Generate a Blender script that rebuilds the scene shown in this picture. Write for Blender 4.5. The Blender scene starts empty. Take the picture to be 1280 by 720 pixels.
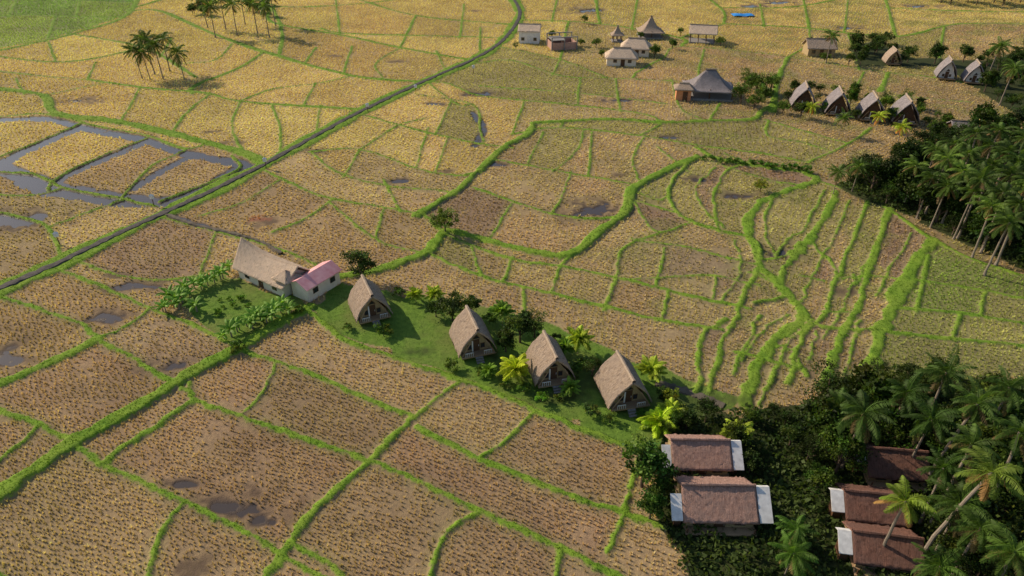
import bpy, math, random, numpy as np
from mathutils import Vector, Matrix
random.seed(7); rng=np.random.default_rng(11)
R=math.radians; PI=math.pi
sc=bpy.context.scene; col=sc.collection
# ---------------- camera model
H=42.0; TH=R(33); F=860.0
ST,CT=math.sin(TH),math.cos(TH)
def P(px,py,z=0.0):
    v=py-360; zc=(H-z)/(ST+(v/F)*CT)
    return ((px-640)/F*zc, zc*(CT-(v/F)*ST))
cam=bpy.data.cameras.new('camera'); co=bpy.data.objects.new('camera',cam); col.objects.link(co)
cam.lens=36*F/1280; cam.sensor_width=36; cam.clip_end=6000; cam.clip_start=0.5
co.location=(0,0,H); co.rotation_euler=(PI/2-TH,0,0); sc.camera=co
sc.view_settings.view_transform='Standard'; sc.view_settings.look='None'; sc.view_settings.exposure=0
# ---------------- light
sunv=Vector((-0.86,0.50,0)).normalized(); el=R(32)
sd=Vector((sunv.x*math.cos(el),sunv.y*math.cos(el),math.sin(el)))
L=bpy.data.lights.new('sun','SUN'); L.energy=5.0; L.angle=R(0.6); L.color=(1,0.84,0.64)
lo=bpy.data.objects.new('sun',L); col.objects.link(lo); lo.rotation_euler=(-sd).to_track_quat('-Z','Y').to_euler(); lo.location=(-50,50,80)
w=bpy.data.worlds.new('World'); sc.world=w; w.use_nodes=True
nt=w.node_tree; sky=nt.nodes.new('ShaderNodeTexSky'); sky.sky_type='NISHITA'; sky.sun_disc=False
sky.sun_elevation=el; sky.sun_rotation=math.atan2(sunv.x,sunv.y)
nt.links.new(sky.outputs[0],nt.nodes['Background'].inputs[0]); nt.nodes['Background'].inputs[1].default_value=0.125
# ---------------- material helpers
class NT:
    def __init__(s,name):
        s.m=bpy.data.materials.new(name); s.m.use_nodes=True; s.t=s.m.node_tree
        s.b=s.t.nodes['Principled BSDF']; s.out=s.t.nodes['Material Output']
    def n(s,ty,**k):
        o=s.t.nodes.new(ty)
        for a,b in k.items(): setattr(o,a,b)
        return o
    def set(s,inp,v):
        if isinstance(v,bpy.types.NodeSocket): s.t.links.new(v,inp)
        else: inp.default_value=v
    def attr(s,name,out='Fac'): return s.n('ShaderNodeAttribute',attribute_name=name).outputs[out]
    def pos(s): return s.n('ShaderNodeNewGeometry').outputs['Position']
    def obj(s): return s.n('ShaderNodeTexCoord').outputs['Object']
    def noise(s,vec,scale,detail=4,rough=.55):
        o=s.n('ShaderNodeTexNoise'); s.set(o.inputs['Vector'],vec); o.inputs['Scale'].default_value=scale; o.inputs['Detail'].default_value=detail; o.inputs['Roughness'].default_value=rough
        return o.outputs['Fac']
    def math(s,op,a,b=0.0,c=None):
        o=s.n('ShaderNodeMath',operation=op); s.set(o.inputs[0],a); s.set(o.inputs[1],b)
        if c is not None: s.set(o.inputs[2],c)
        return o.outputs[0]
    def mr(s,v,a,b,c=0.0,d=1.0):
        o=s.n('ShaderNodeMapRange'); s.set(o.inputs[0],v)
        for i,q in enumerate((a,b,c,d)): o.inputs[i+1].default_value=q
        return o.outputs[0]
    def mix(s,f,a,b,mode='MIX'):
        o=s.n('ShaderNodeMix',data_type='RGBA',blend_type=mode); s.set(o.inputs[0],f)
        for i,q in ((6,a),(7,b)):
            s.set(o.inputs[i],q if isinstance(q,bpy.types.NodeSocket) else (q[0],q[1],q[2],1))
        return o.outputs[2]
    def scale(s,vec,v):
        o=s.n('ShaderNodeVectorMath',operation='MULTIPLY'); s.set(o.inputs[0],vec); o.inputs[1].default_value=v; return o.outputs[0]
    def bump(s,h,st=.5,d=.05):
        o=s.n('ShaderNodeBump'); s.set(o.inputs['Height'],h); o.inputs['Strength'].default_value=st; o.inputs['Distance'].default_value=d
        s.t.links.new(o.outputs[0],s.b.inputs['Normal'])
    def fin(s,c,rough=.85,spec=.2):
        s.set(s.b.inputs['Base Color'],c if isinstance(c,bpy.types.NodeSocket) else (c[0],c[1],c[2],1))
        s.set(s.b.inputs['Roughness'],rough); s.b.inputs['Specular IOR Level'].default_value=spec
        return s.m
def leafmat(name,tr=.35,usecol=True):
    s=NT(name); vc=s.attr('col','Color'); c=vc
    if usecol:
        oi=s.n('ShaderNodeObjectInfo'); c=s.mix(1.0,vc,oi.outputs['Color'],'MULTIPLY')
    s.fin(c,.6,.2)
    t=s.n('ShaderNodeBsdfTranslucent'); tc=s.mix(1.0,c,(1.3,1.3,.6),'MULTIPLY'); s.set(t.inputs[0],tc)
    mx=s.n('ShaderNodeMixShader'); mx.inputs[0].default_value=tr
    s.t.links.new(s.b.outputs[0],mx.inputs[1]); s.t.links.new(t.outputs[0],mx.inputs[2]); s.t.links.new(mx.outputs[0],s.out.inputs[0])
    return s.m
def simple(name,c1,c2,scale=3,rough=.8,stretch=(1,1,1),bump=.3,bd=.03,spec=.2):
    s=NT(name); v=s.scale(s.obj(),stretch); n=s.noise(v,scale,5); s.bump(n,bump,bd)
    return s.fin(s.mix(s.mr(n,.3,.7),c1,c2),rough,spec)
def thatchmat(name,c1,c2,c3):
    s=NT(name); st=s.attr('st','Vector'); p=s.obj()
    f=s.noise(s.scale(st,(14,1.6,1)),1,6,.85); g=s.noise(p,.9,6,.65); k=s.noise(s.scale(st,(5,2.6,1)),1,5,.8)
    c=s.mix(s.mr(f,.38,.62),c1,c2); c=s.mix(s.mr(g,.42,.66,0,.7),c,c3); c=s.mix(s.mr(k,.52,.68,0,.7),c,(c1[0]*.4,c1[1]*.4,c1[2]*.4))
    s.bump(s.math('ADD',f,k),1,.16); return s.fin(c,.95,.05)
M={}
M['thatch_tan']=thatchmat('thatch_tan',(.29,.21,.15),(.54,.42,.31),(.35,.28,.23))
M['thatch_light']=thatchmat('thatch_light',(.54,.40,.28),(.76,.61,.46),(.52,.41,.32))
M['thatch_red']=thatchmat('thatch_red',(.35,.20,.155),(.60,.38,.30),(.40,.27,.225))
M['thatch_rust']=thatchmat('thatch_rust',(.17,.085,.065),(.32,.17,.125),(.19,.12,.10))
M['thatch_grey']=thatchmat('thatch_grey',(.22,.195,.20),(.42,.37,.36),(.20,.18,.185))
M['ridge']=simple('ridge_thatch',(.24,.18,.13),(.42,.33,.24),8)
M['wood']=simple('dark_wood',(.06,.03,.018),(.14,.075,.04),6,.6,(1,1,6))
M['wood_l']=simple('light_wood',(.28,.18,.10),(.4,.28,.17),6,.6,(6,1,1))
M['bamboo']=simple('bamboo_mat',(.30,.21,.10),(.42,.32,.18),12,.7)
M['cream']=simple('cream_plaster',(.66,.58,.46),(.78,.71,.60),2,.85)
M['white']=simple('white_plaster',(.62,.60,.56),(.78,.76,.72),2,.8)
M['brick']=simple('red_brick',(.36,.20,.15),(.48,.31,.25),3,.85)
M['orange']=simple('orange_brick',(.50,.20,.09),(.62,.30,.15),3,.85)
M['sheet']=simple('white_roof_sheet',(.56,.55,.53),(.80,.79,.76),2.5,.5,(1,1,1),.1)
M['pink']=simple('red_roof_sheet',(.66,.27,.28),(.80,.44,.43),1.5,.6)
M['glass']=simple('window_glass',(.02,.025,.03),(.04,.045,.05),1,.08,(1,1,1),0,.01,.8)
M['cloth']=simple('white_cloth',(.7,.68,.64),(.8,.78,.75),5,.9)
M['stone']=simple('grey_stone',(.18,.17,.16),(.30,.28,.26),5,.9)
M['bark']=simple('palm_bark',(.17,.135,.10),(.29,.245,.19),3,.95,(1,1,6))
M['bark_d']=simple('tree_bark',(.07,.05,.035),(.14,.10,.07),4,.95)
M['blue']=simple('blue_tarp_cloth',(.03,.20,.55),(.05,.30,.7),3,.5)
M['conc']=simple('path_concrete',(.07,.06,.045),(.15,.125,.095),1.2,.9)
M['asph']=simple('road_asphalt',(.035,.033,.033),(.11,.095,.085),2.2,.9)
M['fol']=leafmat('foliage',.38); M['palmleaf']=leafmat('palm_leaf',.42)
M['straw']=leafmat('rice_straw',.3,False); M['grass']=leafmat('grass_blades',.45,False)
# ---------------- mesh helpers
def npmesh(name,V,Fc,mat,colr=None,parent=None,st=None,smooth=False):
    V=np.asarray(V,dtype=np.float32); Fc=np.asarray(Fc,dtype=np.int32); k=Fc.shape[1]
    me=bpy.data.meshes.new(name); me.vertices.add(len(V)); me.vertices.foreach_set('co',V.ravel())
    me.loops.add(Fc.size); me.loops.foreach_set('vertex_index',Fc.ravel())
    me.polygons.add(len(Fc)); me.polygons.foreach_set('loop_start',np.arange(0,Fc.size,k,dtype=np.int32))
    try: me.polygons.foreach_set('loop_total',np.full(len(Fc),k,dtype=np.int32))
    except Exception: pass
    me.update(calc_edges=True)
    if smooth: me.polygons.foreach_set('use_smooth',np.ones(len(Fc),dtype=bool))
    if colr is not None:
        a=me.attributes.new('col','FLOAT_COLOR','POINT'); c=np.ones((len(V),4),dtype=np.float32); c[:,:3]=colr; a.data.foreach_set('color',c.ravel())
    me.materials.append(mat); o=bpy.data.objects.new(name,me); col.objects.link(o)
    if parent: o.parent=parent
    return o
class MB:
    def __init__(s): s.v=[];s.f=[];s.st=[]
    def add(s,vs,fs,st=None):
        b=len(s.v); s.v+= [tuple(v) for v in vs]; s.f+=[tuple(i+b for i in f) for f in fs]; s.st+= st or [(v[0],v[2],0) for v in vs]; return s
    def box(s,c,d,rz=0,rx=0,ry=0):
        m=Matrix.Rotation(rz,3,'Z')@Matrix.Rotation(ry,3,'Y')@Matrix.Rotation(rx,3,'X'); vs=[]
        for z in(-1,1):
            for y in(-1,1):
                for x in(-1,1): vs.append(Vector(c)+m@Vector((x*d[0]/2,y*d[1]/2,z*d[2]/2)))
        return s.add(vs,[(0,2,3,1),(4,5,7,6),(0,1,5,4),(2,6,7,3),(0,4,6,2),(1,3,7,5)])
    def poly(s,pts,ax,t):
        n=len(pts); a=Vector(ax)*t; vs=[Vector(p) for p in pts]+[Vector(p)+a for p in pts]
        return s.add(vs,[tuple(range(n))[::-1],tuple(range(n,2*n))]+[(i,(i+1)%n,(i+1)%n+n,i+n) for i in range(n)])
    def tube(s,pts,rs,k=7):
        vs=[];fs=[];n=len(pts)
        for i,p in enumerate(pts):
            p=Vector(p); d=(Vector(pts[min(i+1,n-1)])-Vector(pts[max(i-1,0)])).normalized()
            u=d.orthogonal().normalized()
            if i: u=(pu-(pu.dot(d))*d).normalized()
            q=d.cross(u); pu=u
            for j in range(k):
                a=2*PI*j/k; vs.append(p+(u*math.cos(a)+q*math.sin(a))*rs[i])
        for i in range(n-1):
            for j in range(k): fs.append((i*k+j,i*k+(j+1)%k,(i+1)*k+(j+1)%k,(i+1)*k+j))
        fs.append(tuple(range((n-1)*k,n*k))); return s.add(vs,fs)
    def sheet(s,fn,nu,nv,th,Lu,Lv,jit=.03,rag=.1):
        vs=[];st=[]
        for q in (0,1):
            for j in range(nv+1):
                for i in range(nu+1):
                    p=Vector(fn(i/nu,j/nv))
                    if q==0:
                        p.z+=random.uniform(-jit,jit)
                        if j==0: p.z+=random.uniform(-rag,rag*.4)
                    else: p.z-=th
                    if j==0: r_=random.uniform(-rag,rag)*.4; p.x+=r_*.4
                    vs.append(p); st.append((i/nu*Lu,j/nv*Lv,0))
        W=nu+1; o=W*(nv+1); fs=[]
        for j in range(nv):
            for i in range(nu):
                a=j*W+i; fs+=[(a,a+1,a+1+W,a+W),(o+a,o+a+W,o+a+W+1,o+a+1)]
        for i in range(nu):
            fs+=[(i,o+i,o+i+1,i+1)]; a=nv*W+i; fs+=[(a,a+1,o+a+1,o+a)]
        for j in range(nv):
            a=j*W; fs+=[(a,a+W,o+a+W,o+a)]; a=j*W+nu; fs+=[(a,o+a,o+a+W,a+W)]
        return s.add(vs,fs,st)
    def build(s,name,mat,parent=None,label=None):
        me=bpy.data.meshes.new(name); me.from_pydata(s.v,[],s.f); me.update()
        if name in('roof','porch_roof'): me.polygons.foreach_set('use_smooth',np.ones(len(s.f),dtype=bool))
        a=me.attributes.new('st','FLOAT_VECTOR','POINT'); a.data.foreach_set('vector',np.array(s.st,dtype=np.float32).ravel())
        me.materials.append(mat); o=bpy.data.objects.new(name,me); col.objects.link(o)
        if parent: o.parent=parent
        if label: o['label']=label
        return o
def thing(name,label,cat,loc,rz=0,group=None,scale=1):
    o=bpy.data.objects.new(name,None); col.objects.link(o); o.location=loc; o.rotation_euler=(0,0,rz); o.empty_display_size=.3
    o.scale=(scale,)*3; o['label']=label; o['category']=cat
    if group: o['group']=group
    return o
def tag(o,label,cat,group=None,kind=None):
    if label: o['label']=label; o['category']=cat
    if group: o['group']=group
    if kind: o['kind']=kind
    return o
def vnoise(x,y,sc_,seed):
    r=np.random.default_rng(seed).random((256,256)); x=x/sc_; y=y/sc_
    xi=np.floor(x).astype(int); yi=np.floor(y).astype(int); fx=x-xi; fy=y-yi; fx=fx*fx*(3-2*fx); fy=fy*fy*(3-2*fy)
    a=r[xi%256,yi%256]; b=r[(xi+1)%256,yi%256]; c=r[xi%256,(yi+1)%256]; d=r[(xi+1)%256,(yi+1)%256]
    return (a*(1-fx)+b*fx)*(1-fy)+(c*(1-fx)+d*fx)*fy
# ---------------- ground grid
NR,NC=820,900; Y0,Y1=17.0,340.0
yy=Y0*(Y1/Y0)**(np.arange(NR)/(NR-1))
def hw(y): return 0.744*(H*ST+y*CT)*1.3
uu=np.linspace(-1,1,NC)
GX=uu[None,:]*hw(yy)[:,None]; GY=np.repeat(yy[:,None],NC,1)
bd=np.full((NR,NC),-6.0); hz=np.zeros((NR,NC)); wm=np.zeros((NR,NC))
def smooth(pts,n=5):
    p=[Vector(q) for q in pts]; p=[p[0]*2-p[1]]+p+[p[-1]*2-p[-2]]; out=[]
    for i in range(1,len(p)-2):
        for k in range(n):
            t=k/n; a,b,c,d=p[i-1],p[i],p[i+1],p[i+2]
            out.append(.5*((2*b)+(c-a)*t+(2*a-5*b+4*c-d)*t*t+(3*b-a-3*c+d)*t**3))
    out.append(p[-2]); return out
def line(px,wiggle=.35,n=5):
    w=[P(*q) for q in px]; s=smooth(w,n)
    return [Vector((q.x+(random.random()-.5)*wiggle,q.y+(random.random()-.5)*wiggle)) for q in s]
def rowslice(ya,yb):
    a=int(np.searchsorted(yy,ya)); b=int(np.searchsorted(yy,yb)); return max(a-1,0),min(b+1,NR)
def segdist(a,b,m,cb):
    r0,r1=rowslice(min(a.y,b.y)-m,max(a.y,b.y)+m)
    if r1<=r0: return
    hmin=hw(yy[r0]); hmax=hw(yy[r1-1]); xl=min(a.x,b.x)-m; xr=max(a.x,b.x)+m
    ul=min(xl/hmin,xl/hmax); ur=max(xr/hmin,xr/hmax)
    c0=int(max(0,math.floor((ul+1)/2*(NC-1)))); c1=int(min(NC,math.ceil((ur+1)/2*(NC-1))+1))
    if c1<=c0: return
    X=GX[r0:r1,c0:c1]; Y=GY[r0:r1,c0:c1]; d=b-a; l2=d.length_squared+1e-9
    t=np.clip(((X-a.x)*d.x+(Y-a.y)*d.y)/l2,0,1); D=np.hypot(X-a.x-t*d.x,Y-a.y-t*d.y); cb(slice(r0,r1),slice(c0,c1),D)
def bund(px,w=.9,h=.22,wig=.26):
    tz=h>=.38 and px[0][0]>860   # terrace steps
    L_=line(px,wig*(1.9 if tz else 1)); w=w*.54 if w<1.3 else w*.66; h=min(h,.34); ww=w
    if tz: h=.2; w*=.78
    for i in range(len(L_)-1):
        ww=.45*ww+.55*w*(random.uniform(.25,1.75) if tz else random.uniform(.5,1.4))
        def cb(a,b,D,ww=ww):
            bd[a,b]=np.maximum(bd[a,b],ww/2-D); t=np.clip(.5+(ww/2-D)/.5,0,1); hz[a,b]=np.maximum(hz[a,b],h*t*t*(3-2*t))
        segdist(L_[i],L_[i+1],5,cb)
ROAD=[(-60,392),(0,363),(70,332),(130,303),(200,270),(265,240),(330,207),(395,171),(460,136),(530,103),(590,76),(622,57),(640,38),(650,18),(642,0),(628,-12),(600,-24)]
bund(ROAD,4.9,.22,.1)
B=[ # lower left
([(-40,640),(0,618),(60,577),(95,552),(180,505),(235,470),(300,436),(345,408),(390,384)],2.3,.35),
([(95,556),(130,580),(230,628),(330,680),(400,722),(440,750)],1.0),([(-40,505),(0,515),(50,532),(95,552)],1.1),
([(-50,500),(0,480),(60,455),(122,425)],1.8),([(-20,368),(20,377),(60,392),(100,404),(122,425)],.9),
([(122,425),(170,450),(215,478),(237,490)],.9),([(122,425),(160,407),(190,386)],.8),([(237,478),(243,500),(300,520),(370,545),(460,577)],.9),
([(243,500),(200,530),(150,563),(130,580)],1.2),([(305,440),(380,465),(450,495),(517,522)],1.0),([(517,522),(552,494),(575,476)],.8),
([(517,522),(490,548),(462,577),(400,632),(362,680),(320,745)],1.28),([(462,577),(520,600),(600,640),(700,685),(820,745)],1.0),
([(520,535),(600,575),(700,615),(780,642),(830,660)],1.0),([(385,388),(430,424),(500,450),(575,476),(640,500),(720,535),(800,562)],1.2,.3),
([(780,642),(788,605),(800,570)],.9),([(700,685),(690,745)],.9),([(780,642),(760,690)],.8),([(362,680),(410,705),(450,745)],.8),
([(-10,712),(30,742)],.8),
([(80,340),(130,360),(185,385),(250,410),(300,436)],.9),([(200,272),(250,285),(310,300)],.7),([(340,291),(380,275),(416,250)],.9),
([(332,214),(400,245),(480,260),(530,270),(550,288),(560,296)],1.0),([(395,350),(440,345),(480,336),(530,318),(545,303),(562,290),(620,305),(690,320),(722,314),(750,290),(782,265),(790,238),(830,215),(870,197)],2.0,.45),
([(522,270),(570,240),(592,220),(630,185),(660,168),(667,155)],1.8,.4),([(388,190),(450,187),(520,211),(570,220),(592,217)],1.0),([(450,187),(480,168),(500,156),(530,148)],.8),
([(458,145),(530,165),(600,180),(640,185)],1.0),([(520,118),(590,131),(600,160),(605,178)],.8),([(592,235),(680,265),(735,274),(770,272)],1.0),
([(620,200),(700,215),(785,230),(795,238)],.9),([(640,168),(700,160),(800,170),(870,182),(950,192),(1010,204)],1.1),([(667,155),(760,150),(830,154),(885,152),(940,150),(952,140),(968,130)],1.8,.4),
([(530,103),(560,105),(600,120),(700,130),(800,142),(830,154)],1.1),([(590,80),(640,76),(700,95),(760,98),(845,102)],1.1),([(620,58),(700,75),(760,98)],1.0),([(790,98),(800,88),(830,72),(852,58),(980,70)],1.1),
([(985,72),(972,100),(965,140)],1.8,.3),([(1110,92),(1100,115)],1.6),([(985,72),(1100,90),(1170,98),(1320,125)],1.2),([(530,100),(570,130),(590,131)],.9),
([(870,185),(900,200),(960,210),(1005,215)],1.6,.3),([(870,195),(842,225),(836,245),(850,270),(890,287),(940,300),(952,325)],1.2,.3),
([(935,203),(905,217),(892,250),(900,290)],.9,.4),([(1005,215),(1020,226),(980,240),(947,257),(935,290),(950,330),(985,370),(1002,400),(962,430),(942,470),(930,505)],2.0,.6),
([(1045,240),(1022,290),(1000,310),(985,330),(975,360)],2.0,.6),([(1085,250),(1062,310),(1045,350),(1030,390),(1000,430),(985,480)],1.2,.5),([(1112,262),(1086,340),(1070,390),(1050,425),(1035,480)],1.5,.6),
([(1165,300),(1132,350),(1112,390),(1095,432),(1085,480)],2.7,.8),([(952,330),(930,370),(920,400),(900,430),(890,490)],1.2,.4),([(905,400),(880,420),(872,490)],1.2,.4),
([(1000,400),(1030,410),(1100,415)],.9,.3),([(1010,300),(1040,330),(1045,350)],.9,.4),([(985,370),(960,350),(935,340)],.9,.4),([(962,430),(990,440),(1010,470)],.9,.4),([(940,380),(985,372)],.9,.3),
([(915,440),(960,452),(1000,462)],.8,.3),([(540,320),(600,345),(680,365),(760,385),(830,402),(900,412)],1.0),([(560,296),(640,325),(700,333),(780,350),(860,370),(940,387)],1.0),
([(1030,238),(1005,285),(985,300),(968,325)],.7,.4),([(1062,250),(1040,300),(1022,330),(1005,370),(1000,395)],.8,.4),([(1138,292),(1108,345),(1096,372)],.7,.5),([(1015,400),(985,430),(965,470),(950,505)],.9,.4),([(950,395),(935,425),(915,470)],.9,.4),([(905,285),(880,262),(870,235),(895,210)],.7,.4),([(965,250),(955,290),(968,320)],.8,.4),([(1070,345),(1055,385),(1030,425)],.6,.4),
([(1098,300),(1075,345),(1060,362)],.5,.4),([(1075,400),(1062,440),(1055,480)],.6,.4),([(1020,415),(1010,450)],.5,.4),([(985,395),(960,408),(925,452)],.6,.4),([(918,300),(925,335),(905,378)],.6,.4),
([(952,325),(985,318),(1020,290)],.7),([(1045,350),(1086,345),(1130,350)],.6),([(1030,390),(1070,392)],.6),([(790,300),(862,310),(905,322),(950,332)],.8),([(780,350),(880,345),(925,352),(950,358)],.6),([(1000,345),(1030,352)],.6),
([(835,365),(826,402)],.9),([(655,360),(655,400)],.9),([(720,316),(700,333)],.9),([(780,246),(850,268)],.8),([(1120,385),(1200,392),(1340,415)],1.1),([(1100,415),(1200,425),(1340,440)],1.2),
([(1165,300),(1230,330),(1340,362)],1.2),([(1160,320),(1145,390)],.9),([(870,197),(960,225),(1000,232)],.8),([(1020,226),(1090,250),(1165,300)],1.1),
([(1140,350),(1220,362),(1340,388)],.9),([(1010,204),(1060,180),(1090,160)],1.0),([(800,170),(830,154)],.8),([(725,98),(722,132)],.8),([(900,130),(885,152)],.9),([(700,160),(705,150)],.8),([(600,345),(590,310)],.7),([(755,388),(770,350)],.8),
([(715,215),(700,250),(690,268)],.6),([(640,255),(610,302)],.6),([(410,252),(470,300),(530,318)],.7),([(655,128),(640,168)],.7),([(955,150),(1060,180)],.8),([(840,100),(850,135),(885,152)],.7),
# extra plot divisions
([(780,232),(820,250),(836,245)],.6),([(740,165),(735,222)],.6),([(690,215),(720,190),(730,162)],.6),([(805,172),(790,200),(800,228)],.7),([(560,240),(480,232),(420,215),(388,190)],.7),([(480,225),(500,265)],.6),([(600,108),(700,115),(770,122),(830,130)],.9),([(770,98),(775,140)],.8),([(700,75),(690,95)],.8),([(565,125),(545,168)],.7),
([(1080,90),(1060,130)],.9),([(1120,120),(1210,128)],1.0),([(960,150),(960,170),(1000,178),(1040,190)],.8),([(880,62),(870,102)],.9),([(830,290),(780,310),(770,350)],.7),([(865,278),(820,290),(790,250)],.7),([(640,322),(630,352)],.7),([(1200,392),(1190,425)],.8),([(1230,366),(1225,396)],.8),([(820,182),(860,215)],.7),([(905,192),(930,203)],.7),
([(600,575),(640,545),(670,512)],.7),([(600,640),(560,665),(530,745)],.7),([(300,520),(330,490),(345,452)],.6),([(230,628),(200,670),(180,745)],.7),([(50,532),(20,560),(-30,600)],.7),([(310,300),(370,320),(420,345)],.7),([(90,325),(150,345),(220,350),(290,330)],.7),([(270,290),(250,345)],.6),([(250,270),(300,255),(350,225)],.7),([(480,260),(470,300)],.6),([(450,187),(430,222)],.6),([(700,333),(690,366)],.7),([(820,358),(830,310)],.7),([(890,375),(895,345)],.6),
([(520,211),(535,160)],.6),([(600,217),(620,200)],.6),([(680,165),(660,205)],.6),([(560,170),(545,216)],.6),
# upper left
([(-60,100),(0,112),(55,120),(70,143),(140,152),(200,165),(260,180),(305,192),(330,205)],2.8,.5),([(110,100),(180,110),(260,117),(300,127),(460,138)],1.5),([(180,-20),(160,18),(100,40),(40,55),(-60,76)],2.2),
([(-60,84),(60,96),(110,100)],1.0),([(160,14),(200,14),(260,40),(330,65),(440,95),(530,103)],2.2),([(340,8),(340,28),(430,45),(500,60),(590,76)],1.6),([(400,36),(430,42),(530,45),(635,48)],1.5),
([(330,65),(300,85),(245,107),(240,118)],1.5),([(440,95),(400,104),(340,112),(300,127)],1.0),([(262,118),(235,140),(215,168)],1.0),([(85,42),(180,60),(245,97)],1.5),([(340,8),(352,38),(350,68)],1.5),
([(450,0),(520,20),(650,32)],1.5),([(395,60),(380,80)],1.1),([(160,12),(250,-10),(340,8),(450,5),(560,-8),(640,-4)],1.8),([(520,20),(500,60)],1.2),([(55,120),(130,104)],.9),([(-40,66),(80,78),(180,60)],1.3),
([(120,78),(110,100)],.9),([(480,100),(470,80),(500,60)],.9),([(300,127),(290,160),(305,192)],.8),([(380,132),(395,104)],.8),([(420,0),(425,45)],1.2),([(580,5),(575,48)],1.2),([(150,155),(175,110)],.9),([(60,52),(70,78)],1.0),([(290,55),(270,75),(230,80)],1.0),([(340,130),(350,160),(350,195)],.8),([(400,132),(395,168)],.8),([(545,64),(560,95)],1.0),([(440,58),(430,92)],1.0),([(20,98),(30,118)],.9),([(215,48),(200,72)],1.0),([(600,35),(600,65)],1.0),
([(-60,22),(40,20),(150,22)],1.5),([(-60,2),(60,0),(165,4)],1.4),([(70,20),(60,48)],1.3),([(100,2),(95,22)],1.3),([(20,1),(10,22)],1.3),
# upper right
([(650,25),(750,30),(850,48),(852,58)],1.4),([(740,-25),(750,30)],1.4),([(850,-25),(900,10),(905,30)],1.4),([(905,30),(1000,35),(1120,46),(1200,30),(1340,32)],1.7),([(1000,-20),(1012,36)],1.4),([(900,10),(1000,8),(1100,-14)],1.4),([(1120,46),(1110,10),(1100,-25)],1.6),([(850,48),(905,30)],1.2),([(1012,36),(1010,55),(985,72)],1.2),([(1110,10),(1200,14),(1340,16)],1.6),([(950,5),(955,34)],1.2),([(800,-20),(790,38)],1.2),([(1060,0),(1055,42)],1.2),([(690,28),(700,-20)],1.2),([(700,75),(710,28)],1.2),([(1060,42),(1075,88)],1.1),([(1180,34),(1170,98)],1.1),
# left water paddies
([(-60,143),(0,146),(60,143),(120,158),(185,170),(230,186),(260,180)],1.0),([(185,172),(140,190),(90,212),(65,228),(60,238)],.8),([(-60,215),(-10,200),(60,172),(100,155)],.8),([(-60,213),(40,218),(80,235),(150,248),(195,258)],.9),([(232,188),(190,208),(150,248)],.8),([(-60,258),(20,270),(60,285),(78,322)],1.0),([(290,195),(300,210),(270,225),(200,252)],.9),([(60,285),(120,262),(160,248)],.8),([(-40,240),(30,245),(80,235)],.8)]
for b in B: bund(b[0],b[1],b[2] if len(b)>2 else .2)
def chan(px,w):
    L_=line(px,.25)
    for i in range(len(L_)-1):
        ww=w*random.uniform(.7,1.15)
        def cb(a,b,D,ww=ww): wm[a,b]=np.maximum(wm[a,b],np.clip(.5+(ww/2-D)/.6,0,1))
        segdist(L_[i],L_[i+1],4,cb)
for c,w_ in [([(-30,212),(0,204),(30,190),(70,171),(100,160)],2.6),([(-30,152),(0,150),(60,149),(110,161),(180,175),(235,192),(300,204)],2.4),([(182,178),(140,195),(85,218),(62,234)],2.1),([(242,194),(204,213),(165,236)],1.7),
    ([(305,210),(262,234),(210,251),(165,251),(110,243),(60,234),(0,208)],3.7),([(0,272),(30,276),(45,272)],2.4),([(215,270),(260,284),(310,299)],.9),([(590,140),(604,160),(594,182)],1.4),([(0,448),(22,452)],1.4)]: chan(c,w_)
def blob(arr,px,py,rx,ry,val,rot=0):
    cx,cy=P(px,py); r0,r1=rowslice(cy-2.6*max(rx,ry),cy+2.6*max(rx,ry)); X=GX[r0:r1]-cx; Y=GY[r0:r1]-cy
    c,s=math.cos(rot),math.sin(rot); d=np.hypot((X*c+Y*s)/rx,(-X*s+Y*c)/ry)+ (vnoise(GX[r0:r1],GY[r0:r1],1.6,5)-.5)*1.4+(vnoise(GX[r0:r1],GY[r0:r1],.5,6)-.5)*.9
    arr[r0:r1]=np.maximum(arr[r0:r1],np.clip((1.25-d)*1.0,0,1)*val)
WB=[(90,126,3.0,1.2),(20,275,3.6,1.8),(300,632,2.0,.8),(330,652,1.3,.7),(125,398,1.8,.7),(160,358,2.4,.7),(220,457,1.8,.55),(745,262,2.8,1.8),(720,268,1.4,.6),(920,245,1.6,.8),(978,318,1.4,1.6),(8,440,1.2,1.0),(738,13,4,2.2),(975,3,5,2),
          (545,130,1.6,.6),(600,118,2.5,1.3),(615,205,1.6,.6),(395,188,1.2,.7),(500,226,1.4,.5),(840,172,2,.6),(770,125,2.5,.9),(225,605,1.2,.35),(880,225,1.6,.6),(1060,35,3,1.4),(1150,8,4,1.5),(940,8,3,1.4)]
mud=np.zeros((NR,NC))
for b in WB: blob(wm,*b,1.0); blob(mud,b[0],b[1],b[2]*1.9,b[3]*2.1,1)
bf=np.clip((bd+.15)*4,0,1); wm*=1-bf*.95
def inpoly(X,Y,poly):
    ins=np.zeros(X.shape,bool); n=len(poly)
    for i in range(n):
        x1,y1=poly[i]; x2,y2=poly[(i+1)%n]
        if abs(y2-y1)<1e-9: continue
        c=((y1>Y)!=(y2>Y))&(X<(x2-x1)*(Y-y1)/(y2-y1)+x1); ins^=c
    return ins
GARD=[P(*q) for q in [(225,372),(262,345),(300,345),(385,380),(345,408),(305,436),(245,402)]]
LAWN=[P(*q) for q in [(385,385),(430,352),(500,368),(560,372),(650,392),(740,425),(830,462),(915,500),(880,560),(800,562),(720,533),(640,499),(575,474),(500,448),(430,422)]]
FORL=[P(*q) for q in [(815,575),(850,520),(915,520),(990,510),(1060,480),(1130,466),(1290,482),(1480,560),(1480,830),(880,790),(850,700),(815,640)]]
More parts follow.
